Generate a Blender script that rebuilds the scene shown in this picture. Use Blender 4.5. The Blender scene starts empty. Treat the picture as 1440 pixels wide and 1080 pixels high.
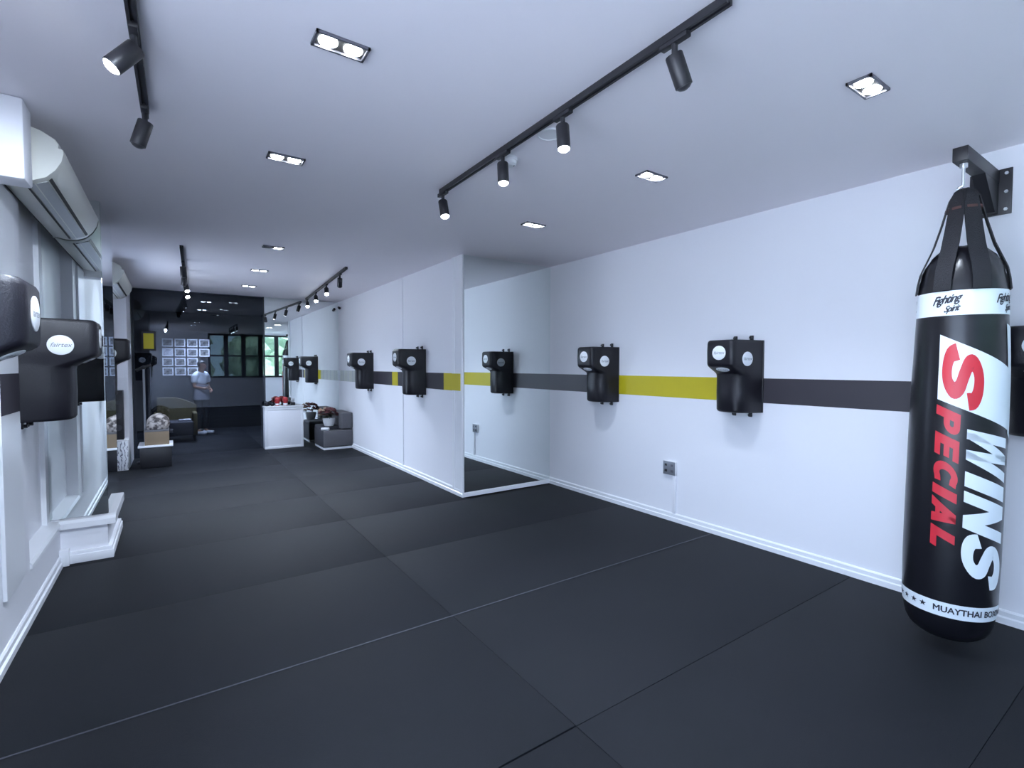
import bpy, bmesh, math, random
from mathutils import Vector, Matrix
random.seed(4)
PI = math.pi
C = bpy.context.scene.collection
sc = bpy.context.scene

# ------------------------------------------------------------------ sizes of the place (metres)
XR1, XR2, YP, YE, XL, H = 4.1918, 2.8624, 5.2132, 10.552, -0.7563, 2.9
YB = -1.3            # wall with the windows, behind the photographer
YR = 14.6            # back wall of the lounge behind the dark glass

# ------------------------------------------------------------------ materials
def principled(name, col, rough=0.5, metal=0.0, spec=0.5, bump=0.0, bscale=80.0, var=0.0, vscale=6.0, coat=0.0):
    m = bpy.data.materials.new(name); m.use_nodes = True
    nt = m.node_tree; b = nt.nodes['Principled BSDF']
    b.inputs['Base Color'].default_value = (*col, 1)
    b.inputs['Roughness'].default_value = rough
    b.inputs['Metallic'].default_value = metal
    b.inputs['Specular IOR Level'].default_value = spec
    if coat: b.inputs['Coat Weight'].default_value = coat; b.inputs['Coat Roughness'].default_value = 0.12
    tc = nt.nodes.new('ShaderNodeTexCoord')
    if var:
        n = nt.nodes.new('ShaderNodeTexNoise'); n.inputs['Scale'].default_value = vscale; n.inputs['Detail'].default_value = 5
        nt.links.new(tc.outputs['Object'], n.inputs['Vector'])
        mx = nt.nodes.new('ShaderNodeMix'); mx.data_type = 'RGBA'
        mx.inputs[6].default_value = (*[c * (1 - var) for c in col], 1)
        mx.inputs[7].default_value = (*[min(1, c * (1 + var)) for c in col], 1)
        nt.links.new(n.outputs['Fac'], mx.inputs[0]); nt.links.new(mx.outputs[2], b.inputs['Base Color'])
    if bump:
        n2 = nt.nodes.new('ShaderNodeTexNoise'); n2.inputs['Scale'].default_value = bscale; n2.inputs['Detail'].default_value = 4
        nt.links.new(tc.outputs['Object'], n2.inputs['Vector'])
        bp = nt.nodes.new('ShaderNodeBump'); bp.inputs['Strength'].default_value = bump; bp.inputs['Distance'].default_value = 0.01
        nt.links.new(n2.outputs['Fac'], bp.inputs['Height']); nt.links.new(bp.outputs['Normal'], b.inputs['Normal'])
    return m

def emitter(name, col, s):
    m = bpy.data.materials.new(name); m.use_nodes = True
    b = m.node_tree.nodes['Principled BSDF']
    b.inputs['Base Color'].default_value = (*col, 1)
    b.inputs['Emission Color'].default_value = (*col, 1); b.inputs['Emission Strength'].default_value = s
    return m

M = {}
M['wall'] = principled('white_wall_paint', (0.86, 0.86, 0.90), 0.55, bump=0.10, bscale=9, var=0.012, vscale=1.3)
M['ceiling'] = principled('ceiling_paint', (0.90, 0.86, 0.90), 0.6, bump=0.06, bscale=5, var=0.015, vscale=1.0)
M['trim'] = principled('gloss_white_trim', (0.86, 0.87, 0.90), 0.3, var=0.01)
M['mat'] = principled('black_foam_mat', (0.0095, 0.0108, 0.0140), 0.62, spec=0.15, bump=0.25, bscale=350, var=0.10, vscale=2.2)
M['seam'] = principled('mat_edge_highlight', (0.040, 0.042, 0.055), 0.6, var=0.2, vscale=3)  # paler grey stands in for light caught along the mat edge
M['sub'] = principled('dark_underlay', (0.01, 0.01, 0.012), 0.8)
M['dark_stripe'] = principled('dark_grey_paint', (0.033, 0.029, 0.038), 0.5, var=0.05)
M['yellow'] = principled('mustard_paint', (0.52, 0.44, 0.012), 0.5, var=0.05, vscale=9)
M['pale_stripe'] = principled('faded_grey_paint', (0.42, 0.44, 0.40), 0.5)
M['black_wall'] = principled('black_paint', (0.0075, 0.008, 0.011), 0.6, spec=0.15, var=0.08)
M['vinyl'] = principled('black_vinyl', (0.0085, 0.008, 0.0125), 0.40, spec=0.38, bump=0.12, bscale=160)
M['bagvinyl'] = principled('black_gloss_vinyl', (0.006, 0.006, 0.009), 0.30, spec=0.5, bump=0.10, bscale=18)
M['badge'] = principled('white_badge', (0.85, 0.87, 0.90), 0.4)
M['ink'] = principled('black_ink', (0.02, 0.022, 0.035), 0.5)
M['greyink'] = principled('grey_ink', (0.16, 0.17, 0.20), 0.5)
M['white_print'] = principled('white_print', (0.82, 0.88, 0.92), 0.4, var=0.02)
M['red_print'] = principled('red_print', (0.58, 0.018, 0.035), 0.4)
M['red'] = principled('red_leather', (0.42, 0.03, 0.035), 0.4, var=0.15)
M['black'] = principled('black_powder_coat', (0.012, 0.012, 0.016), 0.42)
M['webbing'] = principled('black_webbing', (0.008, 0.008, 0.012), 0.65, bump=0.4, bscale=220)
M['tape'] = principled('red_brown_tape', (0.10, 0.04, 0.035), 0.6)
M['steel'] = principled('dark_steel', (0.06, 0.06, 0.065), 0.4, 0.7)
M['zinc'] = principled('zinc_plated', (0.75, 0.78, 0.80), 0.28, 1.0)
M['ac'] = principled('ivory_plastic', (0.70, 0.70, 0.64), 0.35, var=0.02)
M['acdark'] = principled('dark_slot', (0.02, 0.02, 0.022), 0.6)
M['acgrey'] = principled('grey_louvre', (0.42, 0.43, 0.44), 0.4)
M['plastic'] = principled('white_plastic', (0.80, 0.80, 0.82), 0.4)
M['greyplate'] = principled('grey_metal_plate', (0.24, 0.25, 0.28), 0.4, 0.3)
M['frame_steel'] = principled('brushed_trim', (0.16, 0.16, 0.19), 0.35, 0.6)
M['lamp'] = emitter('led_glow', (0.90, 0.96, 1.0), 60)
M['lampoff'] = principled('lamp_off', (0.03, 0.03, 0.035), 0.3)
M['sofa'] = principled('grey_fabric', (0.115, 0.112, 0.122), 0.8, bump=0.3, bscale=300, var=0.1, vscale=20)
M['sofadark'] = principled('charcoal_fabric', (0.05, 0.05, 0.062), 0.8, bump=0.3, bscale=300)
M['olive'] = principled('olive_fabric', (0.13, 0.105, 0.038), 0.7, var=0.15, vscale=9)
M['wicker'] = principled('white_wicker', (0.72, 0.72, 0.72), 0.6, bump=0.8, bscale=70)
M['petal1'] = principled('burgundy_petal', (0.11, 0.025, 0.03), 0.6, var=0.3, vscale=30)
M['petal2'] = principled('dusty_petal', (0.34, 0.24, 0.17), 0.6, var=0.3, vscale=30)
M['leaf'] = principled('dark_leaf', (0.06, 0.075, 0.03), 0.6, var=0.3, vscale=30)
M['towel'] = principled('white_towel', (0.75, 0.75, 0.76), 0.9, bump=0.5, bscale=250)
M['carton'] = principled('brown_card', (0.20, 0.145, 0.09), 0.7, var=0.08)
M['skin'] = principled('skin', (0.36, 0.20, 0.13), 0.55)
M['hair'] = principled('black_hair', (0.008, 0.007, 0.007), 0.5)
M['shirt'] = principled('white_cotton', (0.80, 0.86, 0.92), 0.8, var=0.04)
M['tunic'] = principled('grey_cotton', (0.26, 0.26, 0.30), 0.8, var=0.1, vscale=10)
M['trouser'] = principled('black_cotton', (0.012, 0.012, 0.016), 0.8)
M['foliage'] = principled('foliage', (0.33, 0.42, 0.30), 0.6, var=0.45, vscale=3)
M['ground'] = principled('outdoor_paving', (0.60, 0.61, 0.62), 0.8, var=0.05)
M['window_frame'] = principled('dark_window_frame', (0.018, 0.022, 0.026), 0.4)

def noise_two(name, a, b, scale, rough=0.6, kind='noise', lo=0.42, hi=0.58):
    m = bpy.data.materials.new(name); m.use_nodes = True; nt = m.node_tree; bs = nt.nodes['Principled BSDF']
    bs.inputs['Roughness'].default_value = rough
    tc = nt.nodes.new('ShaderNodeTexCoord')
    if kind == 'wave':
        n = nt.nodes.new('ShaderNodeTexWave'); n.inputs['Distortion'].default_value = 9; n.inputs['Detail'].default_value = 3; n.inputs['Detail Scale'].default_value = 1.4
    else:
        n = nt.nodes.new('ShaderNodeTexNoise'); n.inputs['Detail'].default_value = 3
    n.inputs['Scale'].default_value = scale
    nt.links.new(tc.outputs['Object'], n.inputs['Vector'])
    r = nt.nodes.new('ShaderNodeValToRGB'); r.color_ramp.elements[0].position = lo; r.color_ramp.elements[1].position = hi
    r.color_ramp.elements[0].color = (*a, 1); r.color_ramp.elements[1].color = (*b, 1)
    nt.links.new(n.outputs['Fac'], r.inputs['Fac']); nt.links.new(r.outputs['Color'], bs.inputs['Base Color'])
    return m
M['photo'] = noise_two('photo_print', (0.02, 0.022, 0.026), (0.26, 0.26, 0.25), 14)
M['photopale'] = noise_two('pale_photo_print', (0.45, 0.46, 0.5), (0.75, 0.76, 0.8), 10)
M['scribble'] = noise_two('scribbled_board', (0.16, 0.17, 0.22), (0.74, 0.76, 0.80), 7, kind='wave', lo=0.03, hi=0.22)
M['pattern'] = noise_two('patterned_cloth', (0.06, 0.05, 0.05), (0.50, 0.45, 0.42), 16)

def mirror_mat(name, col):
    m = bpy.data.materials.new(name); m.use_nodes = True; b = m.node_tree.nodes['Principled BSDF']
    b.inputs['Base Color'].default_value = (*col, 1); b.inputs['Metallic'].default_value = 1; b.inputs['Roughness'].default_value = 0.0
    return m
M['mirror'] = mirror_mat('silvered_glass', (0.87, 0.92, 0.91))
def tinted(name, t, refl):
    m = bpy.data.materials.new(name); m.use_nodes = True; nt = m.node_tree
    for n in list(nt.nodes): nt.nodes.remove(n)
    o = nt.nodes.new('ShaderNodeOutputMaterial'); mx = nt.nodes.new('ShaderNodeMixShader')
    tr = nt.nodes.new('ShaderNodeBsdfTransparent'); tr.inputs['Color'].default_value = (*t, 1)
    gl = nt.nodes.new('ShaderNodeBsdfGlossy'); gl.inputs['Roughness'].default_value = 0.0; gl.inputs['Color'].default_value = (0.9, 0.95, 1, 1)
    mx.inputs[0].default_value = refl
    nt.links.new(tr.outputs[0], mx.inputs[1]); nt.links.new(gl.outputs[0], mx.inputs[2]); nt.links.new(mx.outputs[0], o.inputs['Surface'])
    return m
M['window_glass'] = tinted('dimmed_window_glass', (0.50, 0.56, 0.54), 0.03)  # tint added to dim the bright outdoors behind the panes
M['tint'] = tinted('dark_tinted_glass', (0.46, 0.49, 0.56), 0.045)

# ------------------------------------------------------------------ mesh helpers
def bm_new(): return bmesh.new()
def box(bm, x0, x1, y0, y1, z0, z1, bev=0.0, mi=0, mat=None, seg=2):
    r = bmesh.ops.create_cube(bm, size=1.0)
    vs = r['verts']
    for v in vs:
        v.co = Vector(((x0 + x1) / 2 + v.co.x * (x1 - x0), (y0 + y1) / 2 + v.co.y * (y1 - y0), (z0 + z1) / 2 + v.co.z * (z1 - z0)))
    fs = list({f for v in vs for f in v.link_faces})
    if bev > 0:
        es = list({e for v in vs for e in v.link_edges})
        rr = bmesh.ops.bevel(bm, geom=es, offset=bev, segments=seg, affect='EDGES', profile=0.5)
        fs = list(set(rr['faces']) | {f for f in fs if f.is_valid})
        vs = list({v for f in fs for v in f.verts})
    for f in fs: f.material_index = mi
    if mat is not None: bmesh.ops.transform(bm, matrix=mat, verts=vs)
    return vs
def loft(bm, rings, cap=True, closed=True, mi=0):
    vr = [[bm.verts.new(p) for p in r] for r in rings]
    n = len(vr[0])
    for a, b in zip(vr[:-1], vr[1:]):
        for i in range(n if closed else n - 1):
            j = (i + 1) % n
            f = bm.faces.new((a[i], a[j], b[j], b[i])); f.material_index = mi
    if cap:
        f = bm.faces.new(list(reversed(vr[0]))); f.material_index = mi
        f = bm.faces.new(vr[-1]); f.material_index = mi
    return vr
def frame_of(d):
    d = Vector(d).normalized(); up = Vector((0, 0, 1)) if abs(d.z) < 0.95 else Vector((1, 0, 0))
    a = d.cross(up).normalized(); b = a.cross(d).normalized()
    return a, b
def tube(bm, pts, rad, seg=12, mi=0):
    rings = []
    pts = [Vector(p) for p in pts]
    for i, p in enumerate(pts):
        d = (pts[min(i + 1, len(pts) - 1)] - pts[max(i - 1, 0)])
        a, b = frame_of(d); r = rad[i] if isinstance(rad, (list, tuple)) else rad
        rings.append([p + (a * math.cos(2 * PI * k / seg) + b * math.sin(2 * PI * k / seg)) * r for k in range(seg)])
    loft(bm, rings, mi=mi)
def prism(bm, poly, axis, a, b, mi=0):
    def P(p, t):
        return {'x': (t, p[0], p[1]), 'y': (p[0], t, p[1]), 'z': (p[0], p[1], t)}[axis]
    loft(bm, [[P(p, a) for p in poly], [P(p, b) for p in poly]], mi=mi)
def ball(bm, c, r, sx=1, sy=1, sz=1, sub=2, mi=0):
    rr = bmesh.ops.create_icosphere(bm, subdivisions=sub, radius=1.0)
    for v in rr['verts']:
        v.co = Vector((c[0] + v.co.x * r * sx, c[1] + v.co.y * r * sy, c[2] + v.co.z * r * sz))
    for f in {f for v in rr['verts'] for f in v.link_faces}: f.material_index = mi
    return rr['verts']
def smooth_angle(me, ang=35):
    for p in me.polygons: p.use_smooth = True
    try: me.set_sharp_from_angle(angle=math.radians(ang))
    except Exception: pass
def obj(name, bm, mats, parent=None, smooth=True, recalc=True):
    if recalc: bmesh.ops.recalc_face_normals(bm, faces=bm.faces)
    me = bpy.data.meshes.new(name); bm.to_mesh(me); bm.free()
    for m in (mats if isinstance(mats, (list, tuple)) else [mats]): me.materials.append(M[m] if isinstance(m, str) else m)
    if smooth: smooth_angle(me)
    o = bpy.data.objects.new(name, me); C.objects.link(o)
    if parent: o.parent = parent
    return o
def thing(name, label, cat, loc=(0, 0, 0), rotz=0.0, group=None):
    o = bpy.data.objects.new(name, None); C.objects.link(o); o.empty_display_size = 0.1
    o.location = loc; o.rotation_euler = (0, 0, rotz); o['label'] = label; o['category'] = cat
    if group: o['group'] = group
    return o
def tag(o, label, cat, group=None):
    o['label'] = label; o['category'] = cat
    if group: o['group'] = group
    return o
def struct(name, bm, mats, parent=None, smooth=False):
    o = obj(name, bm, mats, parent, smooth)
    if parent is None: o['kind'] = 'structure'
    return o
def kids(o): return [c for c in bpy.data.objects if c.parent == o]
def dup(root, loc, rotz, label, group=None):
    def cp(o, par):
        c = o.copy(); C.objects.link(c)
        if par: c.parent = par
        for k in kids(o): cp(k, c)
        return c
    r = cp(root, None); r.location = loc; r.rotation_euler = (0, 0, rotz); r['label'] = label
    if group: r['group'] = group
    return r
def text_geo(s, size, shear=0.0, offset=0.0, spacing=1.0):
    cu = bpy.data.curves.new('lettering_tmp', 'FONT'); cu.body = s; cu.size = size; cu.shear = shear; cu.offset = offset
    cu.align_x = 'CENTER'; cu.align_y = 'CENTER'; cu.space_character = spacing; cu.resolution_u = 4
    o = bpy.data.objects.new('lettering_tmp', cu); C.objects.link(o)
    bpy.context.view_layer.update()
    dg = bpy.context.evaluated_depsgraph_get()
    me = bpy.data.meshes.new_from_object(o.evaluated_get(dg))
    bt = bmesh.new(); bt.from_mesh(me); bmesh.ops.remove_doubles(bt, verts=bt.verts, dist=1e-6); bmesh.ops.triangulate(bt, faces=bt.faces); bt.verts.index_update()
    vs = [v.co.copy() for v in bt.verts]; fs = [tuple(v.index for v in p.verts) for p in bt.faces]; bt.free()
    bpy.data.objects.remove(o); bpy.data.curves.remove(cu); bpy.data.meshes.remove(me)
    return vs, fs
def skin_mesh(name, verts, edges, radii, root, mat, parent=None, sub=2):
    me = bpy.data.meshes.new(name + '_tmp'); me.from_pydata(verts, edges, [])
    o = bpy.data.objects.new(name + '_tmp', me); C.objects.link(o)
    md = o.modifiers.new('s', 'SKIN'); md.use_smooth_shade = True
    sv = me.skin_vertices[0].data if me.skin_vertices else None
    if sv is None:
        me.attributes  # make sure the layer exists
        bmx = bmesh.new(); bmx.from_mesh(me); bmx.verts.layers.skin.verify(); bmx.to_mesh(me); bmx.free()
        sv = me.skin_vertices[0].data
    for i, r in enumerate(radii):
        sv[i].radius = r if isinstance(r, tuple) else (r, r); sv[i].use_root = (i == root)
    ss = o.modifiers.new('u', 'SUBSURF'); ss.levels = sub; ss.render_levels = sub
    bpy.context.view_layer.update()
    dg = bpy.context.evaluated_depsgraph_get()
    m2 = bpy.data.meshes.new_from_object(o.evaluated_get(dg)); m2.name = name
    bpy.data.objects.remove(o); bpy.data.meshes.remove(me)
    m2.materials.clear(); m2.materials.append(M[mat])
    for p in m2.polygons: p.use_smooth = True; p.material_index = 0
    r = bpy.data.objects.new(name, m2); C.objects.link(r)
    if parent: r.parent = parent
    return r

# ------------------------------------------------------------------ camera
f_px, yaw, pitch, roll, cam_h = 696.93, .6008, -.0351, .0012, 1.5723
F = Vector((math.sin(yaw) * math.cos(pitch), math.cos(yaw) * math.cos(pitch), math.sin(pitch)))
r0 = Vector((math.cos(yaw), -math.sin(yaw), 0)); u0 = r0.cross(F)
R_ = r0 * math.cos(roll) + u0 * math.sin(roll); U_ = -r0 * math.sin(roll) + u0 * math.cos(roll)
cd = bpy.data.cameras.new('camera'); co = bpy.data.objects.new('camera', cd); C.objects.link(co)
mw = Matrix.Identity(4)
for i in range(3): mw[i][0] = R_[i]; mw[i][1] = U_[i]; mw[i][2] = -F[i]
mw.translation = Vector((0, 0, cam_h)); co.matrix_world = mw
cd.sensor_width = 36; cd.lens = 36 * f_px / 1440; cd.clip_start = 0.05; cd.clip_end = 200
sc.camera = co

# ------------------------------------------------------------------ room shell
bm = bm_new()
box(bm, -1.4, 4.6, YB - 0.2, YR + 0.2, -0.12, -0.02, mi=1)
# wall-to-wall foam mats with the seams seen in the photo
rows = [YB, -0.62, 0.545, 1.585, 2.745, 3.93, 5.11, 6.28, 7.45, 8.62, 9.79, 10.96, 12.13, 13.3, YR]
for i, (a, b) in enumerate(zip(rows[:-1], rows[1:])):
    gap = 0.0012
    gy0 = 0.010 if i == 3 else gap
    right = XR1 if b < 5.2 else XR2 if b < 10.6 else XR1
    for j, (xa, xb) in enumerate([(-0.90, 1.43), (1.43, max(right, XR2) + (0.02 if b > 5.0 else 0.0))]):
        if b > 5.0 and b < 5.3 and j == 1: xb = XR1
        dz = random.uniform(-0.001, 0.001) + (0.001 if i == 4 else 0)
        y0 = a + (gy0 if not (i == 3 and j == 1) else gap) / 2
        box(bm, xa + gap / 2, xb - gap / 2, y0 - (0.0006 if i == 4 else 0), b - (0.0 if i == 3 else gap / 2), -0.025, dz, bev=0.0025, seg=2)
floor = struct('floor', bm, ['mat', 'sub'], smooth=True)
b_ = bm_new(); box(b_, XL + .02, XR1 - .03, 2.7405, 2.7495, -0.002, 0.0035, .001); obj('seam_highlight', b_, 'seam', floor)  # edge highlight drawn as a lighter strip along the seam

bm = bm_new(); box(bm, -1.4, 4.6, YB - 0.2, YR + 0.2, H, H + 0.1)
struct('ceiling', bm, 'ceiling')
# right wall near and far
bm = bm_new(); box(bm, XR1, XR1 + 0.15, YB - 0.2, YP + 0.02, 0, H)
w_r = struct('wall_right', bm, 'wall')
bm = bm_new()
box(bm, XR2, XR1 + 0.15, YP + 0.006, YE + 0.1, 0, H)
w_rf = struct('wall_right_far', bm, 'wall')
# painted stripe
def stripe(parent, segs, axis_x, z0=1.262, z1=1.474, sgn=-1):
    for (ya, yb, m) in segs:
        b_ = bm_new(); box(b_, min(axis_x, axis_x + sgn * 0.0015), max(axis_x, axis_x + sgn * 0.0015), ya, yb, z0, z1)
        obj('painted_stripe', b_, m, parent, smooth=False)
stripe(w_r, [(YB, 2.42, 'dark_stripe'), (2.42, 3.97, 'yellow'), (3.97, YP, 'dark_stripe')], XR1)
far_segs = [(YP + .01, 5.72, 'yellow'), (5.72, 7.28, 'dark_stripe'), (7.28, 7.52, 'yellow'), (7.52, 8.5, 'dark_stripe'), (8.5, 9.02, 'yellow')]
yy = 9.02
pat = ['pale_stripe', 'dark_stripe'] * 5
seg_w = [0.25, .05] * 5
for w_, m_ in zip(seg_w, pat):
    far_segs.append((yy, yy + w_, 'pale_stripe' if m_ == 'pale_stripe' else 'greyplate')); yy += w_
far_segs.append((yy, YE, 'greyplate'))
stripe(w_rf, far_segs, XR2, z0=1.275, z1=1.49)
# joints on the far right wall
bm = bm_new(); box(bm, XR2 - 0.012, XR2, 5.235, 5.40, 0.06, H); box(bm, XR2 - 0.018, XR2 + .0, 5.40, 5.46, 0.06, H, .003); box(bm, XR2 - .016, XR2, YP - .006, 5.245, .05, H)
tag_o = struct('trim_1', bm, 'trim')
b_ = bm_new(); box(b_, XR2 - 0.0195, XR2 - 0.011, 5.246, 5.459, 1.28, 1.487); obj('painted_stripe', b_, 'yellow', tag_o, smooth=False)
bm = bm_new(); box(bm, XR2 - 0.012, XR2, 7.06, 7.10, 0.06, H, 0.003)
o_ = struct('trim_2', bm, 'wall')
b_ = bm_new(); box(b_, XR2 - 0.0135, XR2 - 0.012, 7.06, 7.10, 1.275, 1.485); obj('painted_stripe', b_, 'dark_stripe', o_, smooth=False)

# baseboards (stepped profile)
def skirting(name, x, sgn, y0, y1):
    b = bm_new()
    prof = [(x, 0), (x + sgn * 0.024, 0), (x + sgn * 0.024, 0.038), (x + sgn * 0.014, 0.046), (x + sgn * 0.014, 0.074), (x + sgn * 0.006, 0.084), (x, 0.084)]
    prism(b, prof, 'y', y0, y1); return struct(name, b, 'trim')
skirting('baseboard_right', XR1, -1, YB, YP)
skirting('baseboard_right_far', XR2, -1, YP - 0.02, YE)
skirting('baseboard_left', XL, 1, YB, YP - 0.02)
skirting('baseboard_left_far', XL, 1, 6.1, 9.6)
bm = bm_new(); box(bm, XR2 - 0.02, XR1 - 0.02, YP - 0.022, YP + 0.01, 0, 0.052, 0.004); struct('baseboard_mirror', bm, 'trim')

# left wall: low wall, jamb, recess, partition, far part
bm = bm_new()
LW_FILL = [(-1.15, 1.65, 0.30, 2.75), (7.30, 8.75, 0.55, 2.40)]      # unseen windows added in the left wall for fill daylight: y0, y1, z0, z1
box(bm, XL - 0.2, XL, YB - 0.15, YR + .2, 0, 0.30)
box(bm, XL - 0.2, XL, YB - 0.15, LW_FILL[0][0], 0.30, H); box(bm, XL - 0.2, XL, LW_FILL[0][0], LW_FILL[0][1], LW_FILL[0][3], H)
box(bm, XL - 0.2, XL, LW_FILL[0][1], 4.22, 0.30, H)
box(bm, XL - 0.2, XL - 0.085, 4.22, YP + 0.1, 0.30, H)
box(bm, XL - 0.2, XL, 6.1, LW_FILL[1][0], 0.30, H); box(bm, XL - 0.2, XL, LW_FILL[1][0], LW_FILL[1][1], 0.30, LW_FILL[1][2]); box(bm, XL - 0.2, XL, LW_FILL[1][0], LW_FILL[1][1], LW_FILL[1][3], H)
box(bm, XL - 0.2, XL, LW_FILL[1][1], YR + 0.2, 0.30, H)
w_l = struct('wall_left', bm, 'wall')
stripe(w_l, [(1.65, 4.22, 'dark_stripe')], XL, z0=1.31, z1=1.53, sgn=1)
stripe(w_l, [(6.12, 7.30, 'dark_stripe')], XL, z0=1.31, z1=1.53, sgn=1)
# jamb board, sloping sill ledge
bm = bm_new(); box(bm, XL, XL + 0.018, 3.62, 4.02, 0.33, 2.55, 0.003); o_ = struct('trim_3', bm, 'trim')
b_ = bm_new(); box(b_, XL + .018, XL + .0195, 3.62, 4.02, 1.31, 1.53); obj('painted_stripe', b_, 'dark_stripe', o_, smooth=False)
bm = bm_new()
prism(bm, [(XL - 0.085, 0.30), (XL + 0.012, 0.30), (XL + 0.012, 0.325), (XL, 0.345), (XL - 0.085, 0.36)], 'y', 4.22, YP)
struct('trim_4', bm, 'trim')
bm = bm_new()
box(bm, XL - 0.085, XL - 0.055, 5.10, YP - .01, 0.355, H)
struct('trim_5', bm, 'trim')
# bulkhead box near the ceiling
bm = bm_new(); box(bm, XL, -0.585, 3.43, 3.60, 2.50, H, 0.012); struct('trim_6', bm, 'wall', smooth=True)
# left partition standing out of the wall, with ledges and skirting
XP = -0.462
bm = bm_new(); box(bm, XL - .3, XP, YP + 0.004, 6.1, 0, H); struct('wall_partition', bm, 'wall')
bm = bm_new()
prism(bm, [(YP + 0.01, 0.285), (YP - 0.05, 0.285), (YP - 0.05, 0.330), (YP - 0.035, 0.352), (YP + 0.01, 0.362)], 'x', XL, -0.405)
box(bm, XP - 0.01, -0.405, YP - 0.0, 6.02, 0.285, 0.36, 0.006)
struct('trim_7', bm, 'trim')
bm = bm_new()
box(bm, XL, -0.425, YP - 0.034, YP + 0.01, 0, 0.068, 0.004); box(bm, XL, -0.435, YP - 0.02, YP + 0.01, 0.06, 0.095, 0.006)
box(bm, XP - 0.01, -0.426, YP + 0.01, 6.1, 0, 0.067, 0.004); box(bm, XP - 0.01, -0.436, YP + 0.01, 6.1, 0.06, 0.094, 0.006)
box(bm, XL, XL + 0.06, YP - 0.075, YP - 0.02, 0, 0.13, 0.004)
struct('baseboard_partition', bm, 'trim', smooth=True)
# far pilaster on the left
bm = bm_new(); box(bm, XL - .2, -0.565, 9.62, YE + 0.02, 0, H); struct('wall_pilaster', bm, 'wall')
# end wall behind the mirror, lounge walls
bm = bm_new(); box(bm, 1.47, XR2 + 0.2, YE + 0.012, YE + 0.15, 0, H); struct('wall_end', bm, 'wall')
bm = bm_new(); box(bm, XL - .3, 4.6, YR, YR + 0.2, 0, H); struct('wall_back', bm, 'black_wall')
bm = bm_new(); box(bm, 4.0, 4.2, YE + .15, YR, 0, H); struct('wall_lounge', bm, 'black_wall')
bm = bm_new(); box(bm, XL, XL + 0.02, YE + 0.05, YR, 0, H); struct('wall_lounge_left', bm, 'black_wall')
bm = bm_new(); box(bm, XL, 4.2, YE + 0.16, YR, H - 0.006, H + .001); struct('ceiling_lounge', bm, 'black_wall')
# window wall behind the camera
wx0, wx1, wz0, wz1 = 1.15, 4.17, 1.12, 2.84
bm = bm_new()
box(bm, -1.4, wx0, YB - 0.15, YB, 0, H); box(bm, wx0, XR1 + .1, YB - 0.15, YB, 0, wz0); box(bm, wx0, XR1 + .1, YB - 0.15, YB, wz1, H)
box(bm, wx1, XR1 + .1, YB - 0.15, YB, wz0, wz1)
struct('wall_front', bm, 'wall')
cw = (wx1 - wx0) / 5
for k in range(5):
    a, b = wx0 + k * cw, wx0 + (k + 1) * cw
    bm = bm_new()
    box(bm, a, a + 0.075, YB - 0.12, YB + 0.02, wz0, wz1, .004); box(bm, b - 0.075, b, YB - 0.12, YB + 0.02, wz0, wz1, .004)
    box(bm, a + .075, b - .075, YB - 0.12, YB + 0.02, wz0, wz0 + 0.07, .004); box(bm, a + .075, b - .075, YB - 0.12, YB + 0.02, wz1 - 0.07, wz1, .004)
    box(bm, a + .075, b - .075, YB - 0.10, YB + 0.0, 1.95, 2.02, .004)
    wf = struct('window_%d' % (k + 1), bm, 'window_frame')
    b_ = bm_new(); box(b_, a + .07, b - .07, YB - 0.06, YB - 0.055, wz0 + .06, wz1 - .06); obj('pane', b_, 'window_glass', wf, smooth=False)
for k, (y0, y1, z0, z1) in enumerate(LW_FILL):
    bm = bm_new(); xa, xb = XL - .15, XL - .08; ym = (y0 + y1) / 2
    for (a, b, c, d) in ((y0, y0 + .06, z0, z1), (y1 - .06, y1, z0, z1), (ym - .03, ym + .03, z0, z1), (y0, y1, z0, z0 + .06), (y0, y1, z1 - .06, z1)): box(bm, xa, xb, a, b, c, d)
    struct('window_%d' % (k + 6), bm, 'trim')  # frames of the added left windows, out of view, letting in fill light

# ------------------------------------------------------------------ outside the windows
bm = bm_new(); box(bm, -40, 30, -40, YB - 0.2, -0.5, -0.3); box(bm, -40, XL - .25, YB - .2, 30, -.5, -.3); struct('ground_outside', bm, 'ground')
def tree(name, label, x, y, s, seed):
    rnd = random.Random(seed)
    t = thing(name, label, 'tree', (x, y, -0.3), 0, 'trees outside the windows')
    b = bm_new(); tube(b, [(0, 0, 0), (0.05, 0, s * 0.5), (0, 0.05, s)], [0.16, 0.12, 0.06], 8); obj('trunk', b, 'carton', t)
    b = bm_new()
    for k in range(26):
        a = rnd.uniform(0, 2 * PI); rr = rnd.uniform(0, 0.75) * s * 0.6
        vs = ball(b, (rr * math.cos(a), rr * math.sin(a), s * rnd.uniform(0.55, 1.35)), s * rnd.uniform(0.16, 0.28), sub=2)
        for v in vs: v.co += Vector((rnd.uniform(-1, 1), rnd.uniform(-1, 1), rnd.uniform(-1, 1))) * 0.05 * s
    obj('crown', b, 'foliage', t)
for k, (x, y, s) in enumerate([(0.0, -9, 2.6), (3.2, -8, 2.3), (6.3, -9.5, 2.7), (9.2, -8.5, 2.4), (4.8, -14, 3.6)]):
    tree('shade_tree', 'light green leafy tree outside the windows behind the camera, seen only in mirrors', x, y, s, k)

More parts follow.
